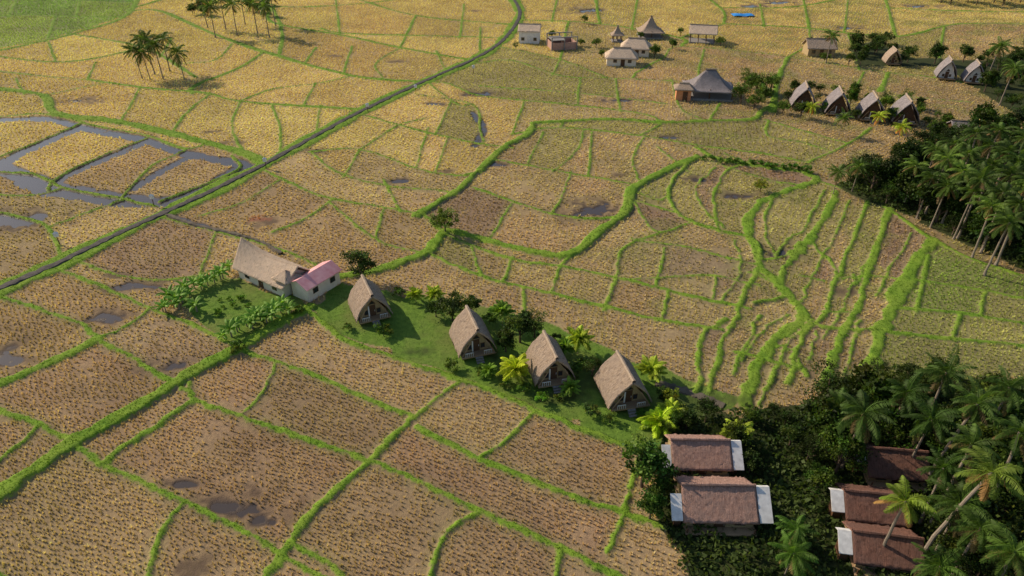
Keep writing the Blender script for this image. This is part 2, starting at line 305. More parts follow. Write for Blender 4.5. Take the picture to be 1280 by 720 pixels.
FORR=[P(*q) for q in [(1045,232),(1095,212),(1150,188),(1290,165),(1420,150),(1420,370),(1290,345),(1210,305),(1150,275),(1085,252)]]
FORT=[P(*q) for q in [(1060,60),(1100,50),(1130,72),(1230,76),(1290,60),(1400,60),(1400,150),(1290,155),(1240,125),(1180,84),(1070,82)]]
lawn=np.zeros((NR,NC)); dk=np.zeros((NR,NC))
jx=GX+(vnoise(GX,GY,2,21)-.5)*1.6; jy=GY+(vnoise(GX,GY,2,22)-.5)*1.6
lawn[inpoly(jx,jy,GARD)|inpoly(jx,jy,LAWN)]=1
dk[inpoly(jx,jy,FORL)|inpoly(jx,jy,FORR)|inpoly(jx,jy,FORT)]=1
for b in [(860,505,4,1.5),(745,470,2.5,2.5),(880,520,4,1.5),(700,495,3,1),(520,440,1.5,.6),(650,460,2,1.5),(610,445,1,1)]: blob(dk,*b,.7)  # shade beside the near huts and palms, painted as dark ground patches
# labels by flood fill (outside the surveyed strip counts as wall)
zc_=H*ST+GY*CT; gpx=640+GX/zc_*F; gpy=360+(-GY*ST+H*CT)/zc_*F
wall=((bd>-.6)|(gpx<-18)|(gpx>1298)|(gpy>738)|(gpy<-12)).ravel().tolist(); lab=[0]*(NR*NC); nl=0
for s0 in range(0,NR*NC,7):
    if wall[s0] or lab[s0]: continue
    nl+=1; st=[s0]; lab[s0]=nl
    while st:
        q=st.pop(); c=q%NC
        for k in ((q-1) if c>0 else -1,(q+1) if c<NC-1 else -1,q-NC,q+NC):
            if 0<=k<NR*NC and not lab[k] and not wall[k]: lab[k]=nl; st.append(k)
lab=np.array(lab).reshape(NR,NC); lab0=lab.copy()
for it in range(16):
    for ax,sh in ((0,1),(0,-1),(1,1),(1,-1)):
        q=np.roll(lab,sh,ax); lab=np.where(lab==0,q,lab)
def idx(X,Y):
    r=np.clip(np.round(np.log(np.maximum(Y,Y0)/Y0)/math.log(Y1/Y0)*(NR-1)).astype(int),0,NR-1)
    c=np.clip(np.round((X/hw(yy[r])+1)/2*(NC-1)).astype(int),0,NC-1); return r,c
TY={'gold':(.74,.54,.20),'tan':(.56,.41,.19),'brown':(.50,.345,.18),'olive':(.42,.37,.13),'green':(.20,.38,.08),'dull':(.43,.30,.17),'grassy':(.25,.34,.06)}
typ=np.zeros((nl+1,3)); typ[0]=TY['tan']
fl=lab0.ravel(); area=(np.gradient(yy)[:,None]*(2*hw(yy)/NC)[:,None]*np.ones((1,NC))).ravel()
cnt=np.bincount(fl,minlength=nl+1); mpx=np.bincount(fl,gpx.ravel(),nl+1)/np.maximum(cnt,1); mpy=np.bincount(fl,gpy.ravel(),nl+1)/np.maximum(cnt,1); ar_=np.bincount(fl,area,nl+1)
for l in range(1,nl+1):
    px,py=mpx[l],mpy[l]
    if py<200 and px<640: t='gold'
    elif py<60: t='gold'
    elif py>430: t='brown'
    elif px>560 and py<340 and random.random()<.4 and ar_[l]<700: t='olive'
    elif random.random()<.16 and ar_[l]<500: t='dull'
    else: t='tan'
    c=np.array(TY[t])*(random.uniform(.82,1.16)); c[1]*=random.uniform(.95,1.06); typ[l]=c
for px,py,t in [(690,84,'olive'),(660,110,'olive'),(560,150,'olive'),(730,115,'olive'),(900,168,'olive'),(1050,180,'olive'),(1210,375,'grassy'),(1230,345,'grassy'),(1060,100,'olive'),(1160,120,'grassy'),(920,260,'olive'),(1040,280,'olive'),
    (1200,405,'grassy'),(1200,430,'grassy'),(1090,330,'olive'),(920,400,'olive'),(1130,330,'olive'),(1010,350,'olive'),(180,330,'dull'),(960,180,'olive'),(1100,190,'olive'),(960,420,'olive'),(1010,440,'grassy'),(1060,440,'grassy'),(1050,320,'olive'),(965,350,'olive')]:
    X,Y=P(px,py); r,c=idx(np.array([X]),np.array([Y])); l=lab0[r[0],c[0]]
    if l and ar_[l]<1500: typ[l]=np.array(TY[t])*random.uniform(.92,1.08)
print('labels',nl,'largest',np.sort(ar_[1:])[-8:])
tint=typ[lab]
TLG=inpoly(jx,jy,[P(*q) for q in [(-120,-14),(180,-14),(165,16),(100,39),(40,54),(-120,80)]])
gl=(np.sin(lab*12.9898)*.5+.5)[TLG][:,None]
tint[TLG]=(np.array(TY['green'])*(1-gl)+np.array([.32,.42,.09])*gl)*(.8+.4*vnoise(GX,GY,6,77)[TLG][:,None])
RG=inpoly(jx,jy,[P(*q) for q in [(1170,305),(1230,335),(1400,380),(1400,480),(1060,470),(1100,430),(1135,350)]])
tint[RG]=tint[RG]*.35+np.array(TY['grassy'])*.65
n1=vnoise(GX,GY,7,1); n2=vnoise(GX,GY,2.2,2); n3=vnoise(GX,GY,18,3); n4=vnoise(GX,GY,.8,4); n5=vnoise(GX,GY,4,14)
tint=tint*(.66+.26*n1+.22*n2+.18*n4)[...,None]; tint=tint*(1-.25*np.clip(n3-.5,0,1)[...,None]*np.array([1.3,.8,1]))
xr=np.clip((GX/np.maximum(GY,1)+.1)*2.0,0,1)*np.clip((GY-42)/20,0,1)
gmx=np.clip((n5*.6+n2*.4-.46)*4,0,1)*(.08+.46*xr)+np.clip(1+bd/.9,0,1)*.34*(bd<-.05)
gmx=np.clip(gmx,0,.65)[...,None]; tint=tint*(1-gmx)+gmx*np.array([.26,.30,.07])*(.7+.5*n4)[...,None]
sc_=np.zeros((NR,NC))
for b in [(332,277,1.8,1.4),(242,712,1.8,1.0),(290,178,2.5,1.5),(318,618,2.4,1.0),(782,219,1.8,1),(556,214,1.8,.9),(260,165,1.5,.7),(495,77,2.5,1),(590,14,4,1.5),(690,14,3,1.2),(130,400,2.2,1),(15,448,2.8,1.8),(1060,365,1.5,1),(850,168,1.6,.6),(420,70,2,.8),(150,345,1.5,.7)]: blob(sc_,*b,1)
sc_=np.maximum(sc_,mud*.85)
tint=tint*(1-.74*sc_)[...,None]
blob_r=np.zeros((NR,NC)); blob(blob_r,322,274,1.4,.8,1); tint=tint*(1-blob_r[...,None])+blob_r[...,None]*np.array([.42,.14,.06])
HZ=hz+(vnoise(GX,GY,.9,8)-.5)*.03*(1+3*bf)+(n2-.5)*.03+(n1-.5)*.02
HZ-=.13*wm*(.50+1.0*vnoise(GX,GY,.7,9)); HZ+=.05*dk*vnoise(GX,GY,1.5,12)
V=np.stack([GX,GY,HZ],-1).reshape(-1,3); a=(np.arange(NR-1)[:,None]*NC+np.arange(NC-1)[None,:]).ravel()
Fg=np.stack([a,a+1,a+1+NC,a+NC],-1)
s=NT('ground_mat'); p=s.pos()
nA=s.noise(p,1.6,6,.65); nB=s.noise(p,9,4,.7); nC=s.noise(p,.22,4); nD=s.noise(p,3.2,3)
tc=s.attr('col','Color')
soil=s.mix(s.mr(nB,.3,.7),(.09,.06,.048),(.18,.125,.09))
f=s.mix(s.mr(nD,.3,.72,.35,.8),soil,tc)
f=s.mix(s.mr(nB,.35,.65,0,.4),f,soil)
wet=s.attr('wet'); f=s.mix(s.mr(wet,.1,.6,0,.9),f,(.055,.042,.038))
gr=s.mix(s.mr(nA,.3,.7),(.08,.17,.015),(.20,.33,.03)); gr=s.mix(s.mr(nC,.4,.65,0,.5),gr,(.24,.31,.045)); gr=s.mix(s.mr(nB,.45,.7,0,.35),gr,(.07,.10,.02))
bm=s.mr(s.math('ADD',s.attr('bd'),s.math('MULTIPLY',s.math('SUBTRACT',nA,.5),.8)),-.11,.09)
la=s.mix(s.mr(nA,.3,.7),(.075,.14,.02),(.15,.25,.035)); la=s.mix(s.mr(nC,.45,.65,0,.6),la,(.16,.17,.05)); fc=s.mix(s.attr('lawn'),f,la)
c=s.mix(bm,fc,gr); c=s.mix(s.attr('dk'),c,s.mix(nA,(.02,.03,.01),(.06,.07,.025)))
s.bump(s.math('ADD',nB,nD),.6,.1)
gm=s.fin(c,s.mr(wet,.3,.9,.95,.45),.12)
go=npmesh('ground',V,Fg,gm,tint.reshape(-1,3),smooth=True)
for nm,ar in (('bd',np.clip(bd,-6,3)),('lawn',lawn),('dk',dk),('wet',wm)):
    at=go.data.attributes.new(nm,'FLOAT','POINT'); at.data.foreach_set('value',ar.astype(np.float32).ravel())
tag(go,None,None,kind='structure')
far=MB(); far.add([(-4000,-2000,-.9),(4000,-2000,-.9),(4000,5000,-.9),(-4000,5000,-.9)],[(0,1,2,3)])
fo=far.build('far_ground',simple('far_field_ground',(.20,.20,.06),(.44,.33,.12),.02,.95)); fo['kind']='structure'
wt=MB(); wt.add([(-260,17,-.08),(260,17,-.08),(260,330,-.08),(-260,330,-.08)],[(0,1,2,3)])
s=NT('water_mat'); n=s.noise(s.pos(),2.5,3); s.bump(n,.15,.03); wmat=s.fin((.06,.048,.042),.16,.34)
wo=wt.build('water',wmat); wo['kind']='structure'
def ribbon(name,px,w,z,th,mat,wig=.02):
    L_=line(px,wig,12); vs=[];fs=[]
    for i,q in enumerate(L_):
        d=(L_[min(i+1,len(L_)-1)]-L_[max(i-1,0)]).normalized(); nn=Vector((-d.y,d.x))
        for o_,zz in ((-w/2-.12-random.uniform(0,.1),z-th),(-w/2-random.uniform(-.18,.12),z),(0,z+.02),(w/2+random.uniform(-.18,.12),z),(w/2+.12+random.uniform(0,.1),z-th)): vs.append((q.x+nn.x*o_,q.y+nn.y*o_,zz))
    for i in range(len(L_)-1):
        for k in range(4): fs.append((i*5+k,(i+1)*5+k,(i+1)*5+k+1,i*5+k+1)[::-1])
    o=MB().add(vs,fs).build(name,mat); o['kind']='structure'; return o
ribbon('road',ROAD,.95,.31,.25,M['asph'])
ribbon('path',[(205,268),(250,284),(300,295),(330,305),(352,318)],.38,.26,.3,M['conc'])
ribbon('path',[(820,478),(850,487),(880,497),(905,508)],.8,.1,.2,M['conc'])
# ---------------- stubble
def blades(X,Y,Z,C,n,hh,spread,wd,name,mat,label,dk_=.75):
    N=len(X); a=rng.random((N,n))*2*PI; h=hh[:,None]*rng.uniform(.6,1.15,(N,n)); r=spread[:,None]*rng.uniform(.3,1.1,(N,n)); w_=wd[:,None]*rng.uniform(.7,1.3,(N,n))
    bx=X[:,None]+np.cos(a)*r*.25; by=Y[:,None]+np.sin(a)*r*.25
    V=np.zeros((N,n,3,3)); 
    V[:,:,0,0]=bx-np.sin(a)*w_; V[:,:,0,1]=by+np.cos(a)*w_; V[:,:,0,2]=Z[:,None]-.03
    V[:,:,1,0]=bx+np.sin(a)*w_; V[:,:,1,1]=by-np.cos(a)*w_; V[:,:,1,2]=Z[:,None]-.03
    V[:,:,2,0]=X[:,None]+np.cos(a)*r; V[:,:,2,1]=Y[:,None]+np.sin(a)*r; V[:,:,2,2]=Z[:,None]+h
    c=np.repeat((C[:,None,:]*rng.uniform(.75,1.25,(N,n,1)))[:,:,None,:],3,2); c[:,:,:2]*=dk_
    o=npmesh(name,V.reshape(-1,3),np.arange(N*n*3).reshape(-1,3),mat,np.clip(c.reshape(-1,3),0,.9)); o['kind']='stuff'; o['label']=label; o['category']='grass' if 'grass' in name else 'rice'; return o
xs=[];ys=[];sps=[]
for ia,ang in enumerate((R(-27),R(-12),R(-52))):
    ya=22.0
    while ya<245:
        yb=ya*1.12; z=H*ST+.5*(ya+yb)*CT; sp=min(max(z/F*5.6,.36),.70); hw_=z*.80
        Rr=hw_+20
        gi=np.arange(-Rr,Rr,sp); gj=np.arange(-Rr,Rr,sp*.88)
        A,Bq=np.meshgrid(gi,gj); X=A*math.cos(ang)-Bq*math.sin(ang); Y=A*math.sin(ang)+Bq*math.cos(ang)+.5*(ya+yb)
        k=(Y>=ya)&(Y<yb)&(np.abs(X)<hw_); X=X[k]; Y=Y[k]; r,c=idx(X,Y); k=lab[r,c]%3==ia; X=X[k];Y=Y[k]
        X=X+rng.normal(0,sp*.18,len(X)); Y=Y+rng.normal(0,sp*.18,len(Y))
        xs.append(X);ys.append(Y);sps.append(np.full(len(X),sp)); ya=yb
X=np.concatenate(xs);Y=np.concatenate(ys);SP=np.concatenate(sps); r,c=idx(X,Y)
dens=vnoise(X,Y,1.7,31)*.6+vnoise(X,Y,5,32)*.5
k=(bd[r,c]<-.15)&(wm[r,c]<.35)&(lawn[r,c]<.5)&(dk[r,c]<.4)&(rng.random(len(X))<np.clip(dens*3.2-.25,.3,1))&(sc_[r,c]<.45)
X,Y,SP,r,c=X[k],Y[k],SP[k],r[k],c[k]
print('stubble',len(X))
C=tint[r,c]*rng.uniform(1.0,2.0,(len(X),1))
sz=rng.uniform(.75,1.3,len(X))
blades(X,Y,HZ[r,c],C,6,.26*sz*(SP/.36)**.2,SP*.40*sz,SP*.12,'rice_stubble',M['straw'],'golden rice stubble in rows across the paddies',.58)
# grass on bunds
xs=[];ys=[];zs=[]
ya=22.0
while ya<245:
    yb=ya*1.12; z=H*ST+.5*(ya+yb)*CT; hw_=z*.8; n=int(2*hw_*(yb-ya)/(max(z/F*2.4,.13)**2)); n=min(n,160000)
    Y=rng.uniform(ya,yb,n); X=rng.uniform(-hw_,hw_,n); r,c=idx(X,Y); k=(bd[r,c]>-.06+.36*(vnoise(X,Y,.7,40)-.5))|((lawn[r,c]>.5)&(rng.random(n)<.4)); k&=dk[r,c]<.3; k&=rng.random(n)<.7
    xs.append(X[k]);ys.append(Y[k]);zs.append(np.full(k.sum(),z/F)); ya=yb
X=np.concatenate(xs);Y=np.concatenate(ys);Zs=np.concatenate(zs)
rl=line(ROAD,0,8); keep=np.ones(len(X),bool)
for i in range(len(rl)-1):
    a_,b_=rl[i],rl[i+1]; d=b_-a_; t=np.clip(((X-a_.x)*d.x+(Y-a_.y)*d.y)/(d.length_squared+1e-9),0,1); keep&=np.hypot(X-a_.x-t*d.x,Y-a_.y-t*d.y)>.5
X,Y,Zs=X[keep],Y[keep],Zs[keep]; r,c=idx(X,Y); g=vnoise(X,Y,3,41)[:,None]; g2=vnoise(X,Y,12,42)[:,None]
C=np.array([.11,.23,.02])*(1-g)+np.array([.25,.38,.045])*g; C=C*(.65+.6*g2); C[lawn[r,c]>.5]*=np.array([.6,.72,.7])
print('grass',len(X))
hh=np.where(lawn[r,c]>.5,.05,.08)*rng.uniform(.6,1.4,len(X))
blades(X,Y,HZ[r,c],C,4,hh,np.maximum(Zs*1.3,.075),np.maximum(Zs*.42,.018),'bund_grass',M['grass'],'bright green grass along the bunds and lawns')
# ---------------- plants
def kites(B_,D,Sd,Ln,Wd): return np.stack([B_,B_+D*Ln[:,None]*.45+Sd*Wd[:,None],B_+D*Ln[:,None],B_+D*Ln[:,None]*.45-Sd*Wd[:,None]],1)
def unit(v): return v/np.maximum(np.linalg.norm(v,axis=-1,keepdims=True),1e-6)
def palm_crown(seed,nf=24,Lf=3.0,e_hi=75,e_lo=-35,lw=.06,ll=.72,dead=True):
    r_=np.random.default_rng(seed); Vs=[];Cs=[]
    for k in range(nf):
        az=k*2.399+r_.uniform(-.35,.35); q=k/(nf-1); e0=R(e_hi+(e_lo-e_hi)*q+r_.uniform(-10,10)); dr=R(r_.uniform(55,100)) if q<.75 else R(40); Lk=Lf*r_.uniform(.72,1.15)*(1-.12*q)
        n=26; t=np.arange(n+1)/n; e=e0-dr*t**1.4; ds=Lk/n; az_=az+.3*t*r_.uniform(-1,1)
        d=np.stack([np.cos(e)*np.cos(az_),np.cos(e)*np.sin(az_),np.sin(e)],1); p=np.cumsum(d*ds,0)
        side=np.stack([-np.sin(az_),np.cos(az_),0*az_],1); up=np.cross(d,side)
        cc=np.array([.12,.20,.035])*r_.uniform(.7,1.35) if not(dead and q>.88) else np.array([.30,.20,.09])
        w_=.045*(1-t)+.01
        for i in range(0,n,2):
            j=min(i+2,n); Vs.append(np.stack([p[i]-side[i]*w_[i],p[i]+side[i]*w_[i],p[j]+side[j]*w_[j],p[j]-side[j]*w_[j]])[None]); Cs.append((cc*1.4)[None])
        tt=t[2:]; lp=ll*np.sin(PI*(.12+.83*tt))**.7*r_.uniform(.85,1.1,len(tt))
        for sg in(-1,1):
            D=unit(side[2:]*sg*.85+d[2:]*.55-np.array([0,0,1])*(.25+.35*tt[:,None])+r_.normal(0,.08,(len(tt),3))-up[2:]*.1)
            Vs.append(kites(p[2:],D,unit(d[2:]+up[2:]*.3),lp,np.full(len(tt),lw))); Cs.append(cc*r_.uniform(.75,1.3,(len(tt),1)))
    V=np.concatenate(Vs); C=np.concatenate(Cs); return V.reshape(-1,3),np.repeat(C,4,0)
def quadmesh(name,V,C,mat):
    o=npmesh(name,V,np.arange(len(V)).reshape(-1,4),mat,np.clip(C,0,1)); me=o.data; bpy.data.objects.remove(o); return me
palm_me=[quadmesh('crown',*palm_crown(s_,nf_,3.0,75,lo_),M['palmleaf']) for s_,nf_,lo_ in ((1,24,-35),(2,20,-25),(3,27,-45),(4,18,-30),(8,23,-50))]
areca_me=[quadmesh('crown',*palm_crown(s_,30,1.5,88,0,.06,.42,False),M['palmleaf']) for s_ in (5,6)]
def trunk_me(h,lean,r0,r1,seed):
    rr=random.Random(seed); pts=[];rs=[]
    for i in range(9):
        t=i/8; pts.append((lean*t**1.6+rr.uniform(-.03,.03),rr.uniform(-.04,.04),h*t-.25*(1-t))); rs.append(r0*(1-t)+r1*t+ (.12 if i==0 else 0))
    o=MB().tube(pts,rs,8).build('trunk',M['bark']); me=o.data; bpy.data.objects.remove(o); return me
ptr=[(trunk_me(9,1.6,.17,.11,1),9,1.6),(trunk_me(9,.3,.17,.11,2),9,.3),(trunk_me(9,3.0,.17,.11,3),9,3.0)]
def broad(seed,Hc=3.6,Rc=2.3,ncl=46,m=56,ls=.26,el_=.85):
    r_=np.random.default_rng(seed); Vs=[];Cs=[]; lim=[]
    for k in range(ncl):
        th=r_.uniform(0,2*PI); ph=np.arccos(r_.uniform(-.5,1)); rad=r_.uniform(.4,1.2); q=np.array([math.sin(ph)*math.cos(th)*Rc,math.sin(ph)*math.sin(th)*Rc,math.cos(ph)*Rc*el_])*rad; q[2]+=Hc
        lim.append(q); cr=r_.uniform(.35,.9)*(Rc/2.3 if Rc<1.5 else 1); p=q+r_.normal(0,1,(m,3))*cr*np.array([.5,.5,.38]); 
        nrm=unit(r_.normal(0,1,(m,3))+np.array([0,0,.7])); D=unit(np.cross(nrm,r_.normal(0,1,(m,3)))); Sd=np.cross(nrm,D); L_=ls*r_.uniform(.7,1.4,m)
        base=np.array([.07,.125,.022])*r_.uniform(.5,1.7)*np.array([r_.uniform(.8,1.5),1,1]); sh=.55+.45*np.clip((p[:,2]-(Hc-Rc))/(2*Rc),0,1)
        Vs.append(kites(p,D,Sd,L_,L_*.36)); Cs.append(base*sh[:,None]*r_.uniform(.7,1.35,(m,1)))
    V=np.concatenate(Vs); C=np.concatenate(Cs)
    mb=MB(); k_=Hc/3.6; mb.tube([(0,0,-.3*k_),(.05,0,1*k_),(.02,.05,2.0*k_),(0,0,Hc)],[.24*k_,.17*k_,.14*k_,.06*k_],8)
    for q in lim[::6]: mb.tube([(0,0,1.3*k_),tuple(np.array([0,0,1.7*k_])*.5+q*.5),tuple(q)],[.09*k_,.05*k_,.02*k_],5)
    o=mb.build('trunk',M['bark_d']); me=o.data; bpy.data.objects.remove(o)
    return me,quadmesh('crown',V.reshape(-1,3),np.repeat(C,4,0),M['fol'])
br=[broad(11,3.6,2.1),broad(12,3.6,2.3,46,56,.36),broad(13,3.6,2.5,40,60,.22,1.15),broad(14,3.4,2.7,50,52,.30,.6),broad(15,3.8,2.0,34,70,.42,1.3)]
bush=[broad(s_,.75,.8,18,55,.15) for s_ in (21,22)]
def banana():
    r_=np.random.default_rng(77); Vs=[];Cs=[]
    for k in range(9):
        az=k*2.4; e0=R(80-k*5); n=8; t=np.arange(n+1)/n; e=e0-R(75)*t**1.3; d=np.stack([np.cos(e)*math.cos(az),np.cos(e)*math.sin(az),np.sin(e)],1); p=np.cumsum(d*1.9/n,0)+np.array([0,0,1.1]); sd_=np.array([-math.sin(az),math.cos(az),0]); w_=.3*np.sin(PI*np.clip(.08+.9*t,0,1))**.6
        for i in range(n):
            for sg in(-1,1):
                dn=np.array([0,0,-.12]); Vs.append(np.stack([p[i],p[i]+sd_*sg*w_[i]+dn,p[i+1]+sd_*sg*w_[i+1]+dn,p[i+1]])); Cs.append(np.array([.20,.36,.05])*r_.uniform(.75,1.25))
    o=MB().tube([(0,0,-.1),(0,0,.6),(0,0,1.3)],[.13,.11,.06],7).build('stem',M['bark']); me=o.data; bpy.data.objects.remove(o)
    return me,quadmesh('crown',np.array(Vs).reshape(-1,3),np.repeat(np.array(Cs),4,0),M['fol'])
ban=banana()
def inst(name,me,parent,loc=(0,0,0),color=(1,1,1),rz=0,scale=1):
    o=bpy.data.objects.new(name,me); col.objects.link(o); o.parent=parent; o.location=loc; o.color=(*color,1); o.rotation_euler=(0,0,rz); o.scale=(scale,)*3; return o
def palm(px,py,h,label,color=(1,1,1),group=None,lean=None,rz=None,cs=1.0):
    k=random.randrange(2) if lean is None else lean; me,hh,ln=ptr[k]; s_=h/hh; rz=random.uniform(0,6.28) if rz is None else rz
    cx,cy=P(px,py,h); X=cx-ln*s_*math.cos(rz); Y=cy-ln*s_*math.sin(rz)
    t=thing('palm_tree',label,'palm tree',(X,Y,0),rz,group)
    o=inst('trunk',me,t,scale=s_); o=inst('crown',random.choice(palm_me),t,(ln*s_,0,h-.05),color,random.uniform(0,6),cs*random.uniform(.92,1.08)); o.rotation_euler=(random.uniform(-.12,.12),random.uniform(-.12,.12),random.uniform(0,6))
def areca(px,py,h,label,color,group=None,sc_=1.0):
    X,Y=P(px,py); t=thing('small_palm',label,'palm',(X,Y,0),random.uniform(0,6),group); inst('trunk',ptr[1][0],t,scale=h/9); inst('crown',random.choice(areca_me),t,(.03*h,0,h-.05),color,0,sc_)
def tree(X,Y,h,label,color=(1,1,1),group=None,name='broadleaf_tree',src=None,cat='tree'):
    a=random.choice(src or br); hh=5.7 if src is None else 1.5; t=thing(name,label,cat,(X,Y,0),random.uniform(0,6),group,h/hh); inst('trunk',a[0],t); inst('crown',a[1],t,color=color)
YG=(2.8,2.1,1.1); LG=(1.5,1.5,1.1); DG=(.65,.72,.68)
for a in [(520,378,1.0,'yellow-green palm behind the lawn right of the first hut, left of a pair',YG,.8),(543,378,1.0,'yellow-green palm behind the lawn, right of a pair',YG,.85),
 (628,408,1.8,'green palm rising behind the second thatched hut',LG,1.05),(722,442,1.7,'yellowish palm between the third and fourth thatched huts at the back',YG,1.1),(706,446,1.2,'smaller green palm left of the yellowish one behind the third hut',LG,.9),(645,474,1.2,'bright yellow palm between the second and third huts',(3.8,2.6,1.0),1.25),
 (812,476,1.3,'yellow-green palm behind the right side of the fourth hut',YG,1.1),(823,534,.6,'yellow bushy palm in front right of the fourth hut',(3.4,2.7,1),1.25),(838,524,.8,'smaller yellow palm at the end of the path right of the fourth hut',YG,1.0),(920,556,1.1,'yellow-green palm beside the upper bungalow with white roof ends',YG,1.15),(712,492,.8,'small pale palm at the right corner of the third hut',LG,.7),(612,470,.7,'small green palm at the right corner of the second hut',LG,.7)]:
    areca(a[0],a[1],a[2],a[3],a[4],None,a[5])
for px,py,h,l,c in [(452,352,4.2,'dark round tree behind the pink-roofed wing of the long house',DG),(557,292,3.4,'small lone green tree on the bund amid the central paddies',LG),(566,402,3.3,'dark leafy tree on the lawn between the first and second huts',DG),(545,396,1.9,'low dark tree left of the larger one on the lawn behind the second hut',DG),(590,396,2.4,'low dark tree behind the second hut',DG),
  (650,428,3.4,'dark tree behind and between the second and third huts',DG),(668,422,2.8,'smaller dark tree behind the third hut',(.8,.9,.8)),(740,470,2.2,'dark bush-like tree in the shade between the third and fourth huts',DG),(632,440,2.2,'dark tree at the right flank of the second hut',DG),(802,608,4.2,'tall leafy tree at the left end of the two bungalows',(.9,1.15,.9)),(812,650,2.4,'leafy tree at the left corner of the lower bungalow',(.9,1.2,1)),
  (840,534,1.8,'rounded green tree above the upper bungalow',(1,1.3,.9)),(950,240,1.9,'small yellow-green tree on the terrace bank',YG)]:
    X,Y=P(px,py); tree(X,Y,h,l,c)
for px,py,h,l,c in [(480,420,1.5,'green bush at the right front corner of the first hut',LG),(600,468,1.0,'flowering green bush before the second hut',LG),(566,462,1.2,'low bush left of the second hut',LG),(676,502,1.1,'bright green bush at the foot of the third hut',(1.8,2.4,1.2)),(700,500,.9,'small bush by the deck of the third hut',LG),
  (762,528,1.0,'low bush left of the deck of the fourth hut',LG),(738,520,1.3,'pale twiggy bush left of the fourth hut',(1.6,1.5,2)),(840,505,1.4,'bright bush right of the fourth hut beside the path',YG),(500,370,1.3,'small bush behind the lawn by the first hut',LG),(612,404,1.4,'bush behind the second hut',(1,1.2,.9)),(296,440,1.3,'small round bush at the lower corner of the banana garden',LG),(376,392,1.2,'bush at the right corner of the banana garden',LG),
  (632,484,.9,'green bush at the foot of the bright yellow palm',LG),(728,462,1.3,'green bush behind and left of the fourth hut',LG),(575,412,1.2,'green bush behind the left corner of the second hut',LG),(800,524,.9,'small bush right of the steps of the fourth hut',(1.4,1.7,1)),(695,430,1.3,'dark bush directly behind the third hut roof',DG),
  (716,470,1.2,'green bush at the right flank of the third hut',LG),(436,412,.9,'low bush left of the first hut',LG),(830,500,1.2,'dark bush between the fourth hut and the path',DG),(655,490,1.1,'green bush at the left corner of the third hut',(1.3,1.5,1))]:
    X,Y=P(px,py); tree(X,Y,h,l,c,None,'bush',bush,'bush')
for i in range(34):
    if i<14: px=203+i*6.6+random.uniform(-4,4); py=386-(px-205)*.5+random.uniform(-6,6)
    elif i<28: px=283+(i-14)*6.2+random.uniform(-3,3); py=420-(px-285)*.42+random.uniform(-7,7)
    else: px=random.uniform(210,250); py=random.uniform(370,390)
    X,Y=P(px,py); t=thing('banana_plant','leafy banana plant in the garden below the long house','banana plant',(X,Y,0),random.uniform(0,6),'banana plants in the garden',random.uniform(.5,.78))
    inst('stem',ban[0],t); g=random.uniform(.8,1.2); inst('crown',ban[1],t,color=(g,g,g))
for i in range(14):
    px=random.uniform(265,330); py=375+(i%4)*9+random.uniform(-2,2); X,Y=P(px,py); tree(X,Y,random.uniform(.4,.7),'low leafy vegetable bush in the garden between the banana plants',(1.8,2.2,1),'vegetable bushes in the garden','bush',bush,'bush')
TLP=[(166,62,6,'leftmost palm of the clump in the golden fields top left'),(180,50,7.2,'tallest dark palm of the clump top left'),(192,56,7,'central dark palm of the clump top left'),(203,48,7,'palm right of centre in the clump top left'),(221,66,5.5,'short rightmost palm of the clump top left'),(177,66,5.5,'low palm in the front of the clump top left')]
for a in TLP: palm(a[0],a[1],a[2],a[3],(.7,.7,.75),lean=1,cs=1.0)
for i,(px,py) in enumerate([(262,8),(275,0),(290,6),(300,-6),(315,4),(330,8),(338,-4),(250,-2)]):
    palm(px,py,7.5,'tall palm of the grove at the top edge left of centre',(.8,.8,.8),'palms of the top edge grove',lean=1,cs=1.05)
for i in range(13):
    X,Y=P(random.uniform(240,340),random.uniform(2,22)); tree(X,Y,random.uniform(2.5,4),'dark tree beneath the palms of the top edge grove',DG,'trees of the top edge grove')
for px in (10,40,75,110,150): X,Y=P(px+5,-2); tree(X,Y,3,'dark tree in the hedge at the top left edge beyond the green paddy',DG,'hedge trees at the top left')
# right forest palms
FP=[(1185,198,8),(1222,166,8),(1240,182,8.5),(1262,190,8.5),(1282,172,8),(1205,214,7.5),(1228,224,8),(1255,240,8),(1275,255,8),(1165,222,6),(1145,207,5.5),(1265,218,8),(1240,206,8),(1195,180,7),(1212,192,8),(1290,228,8),(1275,202,8),(1170,187,6),(1250,163,8),(1218,240,6.5),(1240,258,7),(1262,278,7),(1185,232,6)]
for i,a in enumerate(FP):
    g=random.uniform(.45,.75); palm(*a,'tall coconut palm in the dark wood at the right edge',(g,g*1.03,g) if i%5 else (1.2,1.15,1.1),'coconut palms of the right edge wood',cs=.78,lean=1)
for px,py,h,l in [(1048,215,3.5,'short palm at the left tip of the right edge wood, left one'),(1075,208,4,'short palm at the left tip of the right edge wood, right one'),(1128,158,3,'bright small palm in front of the last hut of the far row'),(1100,145,2.5,'small yellow palm between the third and fourth far huts'),(1015,133,2.5,'small yellow palm between the first and second far huts'),(1040,45,6,'palm beside the long thatched shed at the top right'),(1250,58,7,'tall palm behind the dark huts near the right top edge'),(1268,85,7,'palm at the right edge beside the dark huts'),(1055,148,3,'small palm in front of the second far hut')]:
    palm(px,py,h,l,YG if 'yellow' in l or 'bright' in l else (.9,.9,.9),cs=.6 if h<5 else .85,lean=1)
